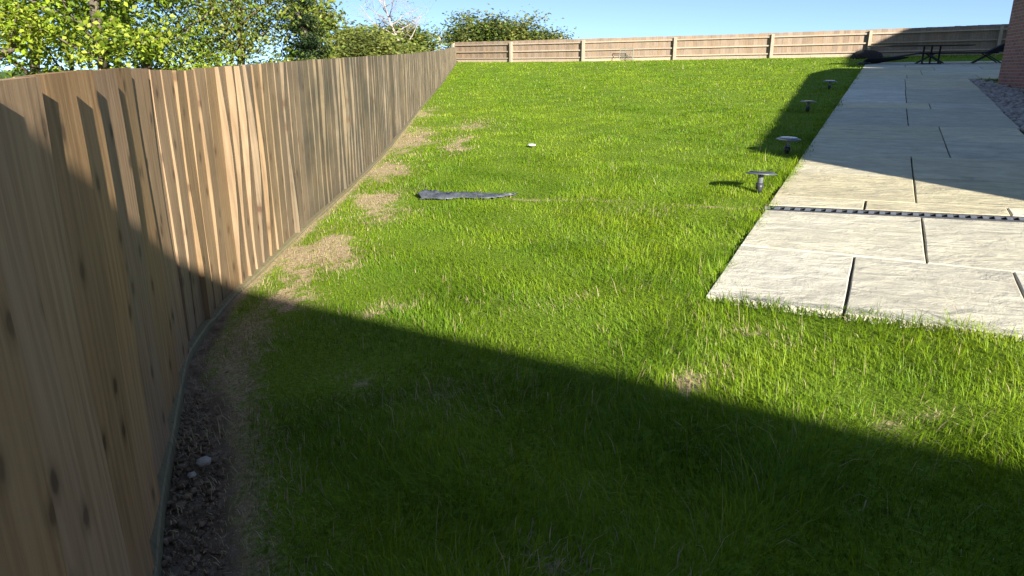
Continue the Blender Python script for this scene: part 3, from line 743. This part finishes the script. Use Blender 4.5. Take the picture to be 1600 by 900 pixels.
def palette(n, stops, P=None):
    c = np.array(stops); k = rng.integers(0, len(c), n); return np.clip(c[k] * rng.uniform(.75, 1.25, (n, 1)), 0, 1)
def tree(name, label, base, height, spread, seed, nleaf, lsize, cols, levels=2, nlimb=9, clump=.28, trunk_r=.09, start=.25, group='trees behind the left fence', lean=(0, 0), aspect=.6, cat='tree', droop=0.0, bark='bark', scale=(1, 1, 1)):
    root = empty(name, base); root.scale = scale; tag(root, label, cat, group)
    tubes, tips = grow(base, height, spread, levels, nlimb, seed, lean, start, trunk_r, droop)
    link('trunk', join_vf(tubes, 'trunk', True), M[bark], root)
    if nleaf:
        T = np.array([t[:] for t in tips]); k = rng.integers(0, len(T), nleaf)
        P = T[k] + rng.normal(size=(nleaf, 3)) * clump * np.array([1, 1, .7]); P[:, 2] = np.maximum(P[:, 2], .15)
        # every clump keeps a shade of its own
        cc = palette(len(T), cols)[k] * rng.uniform(.8, 1.2, (nleaf, 1))
        link('crown', leaf_mesh(P, lsize, cc, aspect), M['leaf'], root)
    return root
def tz(x, y): return float(field_z(np.array(x), np.array(y))) 
BRIGHT = [(.22, .30, .02), (.28, .34, .03), (.13, .20, .015), (.32, .36, .05)]
MIDG = [(.12, .18, .02), (.17, .22, .025), (.08, .13, .015), (.23, .26, .04)]
OLIVE = [(.14, .16, .03), (.19, .20, .04), (.09, .115, .025)]
DARK = [(.02, .04, .012), (.03, .055, .015), (.015, .03, .01)]
G1 = lambda x, y: (x, y, tz(x, y))
tree('leafy_tree', 'nearest bright green tree with thick crooked branches in the top left corner', G1(-5.3, 6.9), 4.3, 1.7, 11, 19000, .056, BRIGHT, 2, 11, .15, .15, .28)
tree('leafy_tree', 'bright green tree with thin pale stems behind the fence, right of the nearest tree', G1(-5.0, 8.6), 4.2, 1.6, 23, 15000, .060, BRIGHT + MIDG[:1], 2, 12, .15, .08, .22)
tree('leafy_tree', 'dense mid green tree behind the fence, second right of the nearest tree', G1(-5.2, 11.0), 4.4, 1.7, 37, 18000, .062, MIDG + BRIGHT[:1], 2, 13, .19, .09, .2)
TX = lambda px, y: (px - 800) / FPX * y * .985
def TB(px, y): x = TX(px, y); return G1(x, y)
tree('leafy_tree', 'dense yellowish green tree ending the leafy row before the sky gap', TB(385, 14.0), 4.3, 1.35, 41, 19000, .075, MIDG + OLIVE, 2, 14, .26, .09, .18)
tree('leafy_tree', 'low bushy green tree tucked behind the leafy row at left', G1(-8.2, 12.5), 5.0, 2.2, 45, 8000, .13, MIDG, 2, 13, .35, .1, .18)
tree('leafy_tree', 'tall leafy tree rising behind the nearest tree at the left edge', G1(-9.5, 9.5), 5.6, 2.3, 47, 7000, .14, MIDG + BRIGHT[:2], 2, 13, .35, .12, .2)
tree('leafy_tree', 'olive green tree just left of the dark conifer', TB(452, 20.0), 3.1, .8, 55, 5000, .12, OLIVE + MIDG[:2], 2, 12, .24, .08, .2)
tree('conifer', 'dark narrow conifer standing in the sky gap behind the fence', TB(526, 19.0), 4.6, .42, 53, 9000, .11, DARK + DARK + OLIVE[:1], 2, 26, .10, .08, .12, aspect=.3)
tree('bare_tree', 'leafless tree with fine pale twigs against the sky, right of the conifer', TB(640, 40.0), 4.2, 3.0, 61, 150, .10, OLIVE, 4, 18, .3, .085, .25, bark='twig')
tree('bush', 'low green bush over the fence just right of the conifer', TB(560, 29.0), 1.9, 1.1, 66, 6000, .13, OLIVE, 2, 12, .32, .08, .12, cat='bush', scale=(1.5, 1, .85))
tree('bush', 'long low olive bush over the fence below the leafless tree', TB(605, 35.0), 2.0, 1.4, 65, 8000, .15, OLIVE + MIDG[:1], 2, 13, .36, .08, .12, cat='bush', scale=(1.5, 1, .85))
tree('bush', 'olive bush over the fence near the slim far post', TB(640, 43.0), 1.9, 1.3, 67, 7000, .17, OLIVE + MIDG[:1], 2, 13, .40, .08, .12, cat='bush', scale=(1.5, 1, .9))
tree('broad_tree', 'broad rounded dark green tree beyond the left end of the far fence', TB(765, 56.0), 2.6, 3.3, 71, 16000, .20, OLIVE + OLIVE + DARK[:2] + MIDG[:1], 2, 18, .50, .16, .2, scale=(1.25, 1.1, .88), group='trees beyond the far fence')
tree('broad_tree', 'lower spreading tree trailing right of the broad tree over the far fence', TB(835, 58.0), 1.5, 2.6, 73, 7000, .19, OLIVE + OLIVE + DARK[:1], 2, 13, .42, .12, .2, scale=(1.2, 1, .9), group='trees beyond the far fence')

# ------------------------------------------------------------------ lawn grass
def grass(zones):
    VV, QQ, TT, CC = [], [], [], []; base = 0
    for (r0, r1, dens, h_, w_) in zones:
        a0, a1 = -.72, .74; area = .5 * (a1 - a0) * (r1 * r1 - r0 * r0); n = int(area * dens)
        r = np.sqrt(rng.uniform(r0 * r0, r1 * r1, n)); a = rng.uniform(a0, a1, n)
        x = r * np.sin(a); y = r * np.cos(a)
        ok = (x > fence_x(y) + .07) & (y < back_y(x) - .12) & ~in_patio(x, y, -.05 + .06 * np.sin(7 * x + 5 * y) * np.sin(11 * y - 3 * x) + .02 * rng.normal(size=n)) & ~((house_side(x, y) > -2.9) & (y > 3.2) & (y < 19) & (puv(x, y)[1] > 2.4))
        d, s = dry_soil(x, y)
        lump = .5 + .5 * np.sin(3.1 * x + 1.7 * np.sin(2.3 * y)) * np.sin(2.7 * y + 1.3 * np.sin(1.9 * x))
        ok &= rng.random(n) > np.clip(.45 * d + 1.05 * s, 0, .86)
        x, y, d, s, lump, r = [q[ok] for q in (x, y, d, s, lump, r)]; n = len(x)
        z = gz(x, y) + undul(x, y) - .006
        u_, v_ = puv(x, y); edge = ((np.abs(v_) < .11) & (u_ > -.1)) | ((np.abs(u_) < .11) & (v_ > -.1))
        h = h_ * rng.gamma(3.5, .286, n) * (.6 + .8 * lump) * (1 - .35 * d) * (1 - .3 * s) * np.where(edge, 1.4, 1)
        w = w_ * rng.uniform(.6, 1.3, n)
        yaw = 2.6 * np.sin(1.9 * x + 2.2 * np.sin(1.3 * y)) + 2.2 * np.sin(2.3 * y + 1.6 * np.sin(2.9 * x)) + rng.normal(0, .95, n); lean = np.abs(rng.normal(.55, .4, n)) + .05; bend = lean * rng.uniform(1.3, 2.4, n)
        # a share of long wispy stalks
        wisp = rng.random(n) < .03; h = np.where(wisp, h * 2.0, h); w = np.where(wisp, w * .6, w)
        dx, dy = np.cos(yaw), np.sin(yaw); tw = yaw + 1.57 + rng.normal(0, .5, n); sx, sy = np.cos(tw), np.sin(tw)
        m1x = x + dx * h * .5 * np.sin(lean); m1y = y + dy * h * .5 * np.sin(lean); m1z = z + h * .55 * np.cos(lean)
        tx = m1x + dx * h * .5 * np.sin(bend); ty = m1y + dy * h * .5 * np.sin(bend); tzz = np.maximum(m1z + h * .5 * np.cos(np.minimum(bend, 1.9)), z + .004)
        V = np.stack([np.stack([x - sx * w / 2, y - sy * w / 2, z], -1), np.stack([x + sx * w / 2, y + sy * w / 2, z], -1),
                      np.stack([m1x + sx * w * .4, m1y + sy * w * .4, m1z], -1), np.stack([m1x - sx * w * .4, m1y - sy * w * .4, m1z], -1),
                      np.stack([tx, ty, tzz], -1)], 1).reshape(-1, 3)
        i = base + np.arange(n) * 5
        QQ.append(np.stack([i, i + 1, i + 2, i + 3], -1)); TT.append(np.stack([i + 3, i + 2, i + 4], -1)); VV.append(V); base += 5 * n
        g1 = np.array([.138, .228, .007]); g2 = np.array([.232, .300, .014]); g3 = np.array([.068, .145, .007]); st = np.array([.40, .32, .17])
        k = rng.random(n)[:, None]; patch = (.5 + .5 * np.sin(.9 * x + 2 * np.sin(.5 * y)) * np.cos(.8 * y + 1.2 * np.sin(.7 * x)))[:, None]
        mixk = np.clip(.55 * k + .40 * patch + .25 * (np.sin(3.7 * x + 1.9 * np.sin(2.9 * y)) * np.sin(3.1 * y + 1.1 * x))[:, None] + .02, 0, 1)
        c = np.where(mixk < .5, g3 + (g1 - g3) * mixk * 2, g1 + (g2 - g1) * (mixk - .5) * 2)
        dryb = (rng.random(n) < (.015 + .9 * d + .9 * s + wisp * .3))[:, None]; c = np.where(dryb, st * rng.uniform(.6, 1.15, (n, 1)), c)
        CC.append(np.repeat(np.concatenate([c, np.ones((n, 1))], 1), 5, 0))
    V = np.concatenate(VV); 
    return np_mesh('grass', V, np.concatenate(QQ), np.concatenate(TT), colors=np.concatenate(CC))
zones = [(1.2, 3.2, 11000, .049, .0038), (3.2, 5.5, 10000, .031, .0038), (5.5, 9.0, 6000, .029, .0050), (9.0, 16.0, 2200, .026, .0088), (16.0, 28.0, 560, .028, .017), (28.0, 46.0, 180, .03, .031)]
tag(link('lawn_grass', grass(zones), M['grass']), 'green lawn grass with straw coloured patches filling the garden', 'grass', kind='stuff')
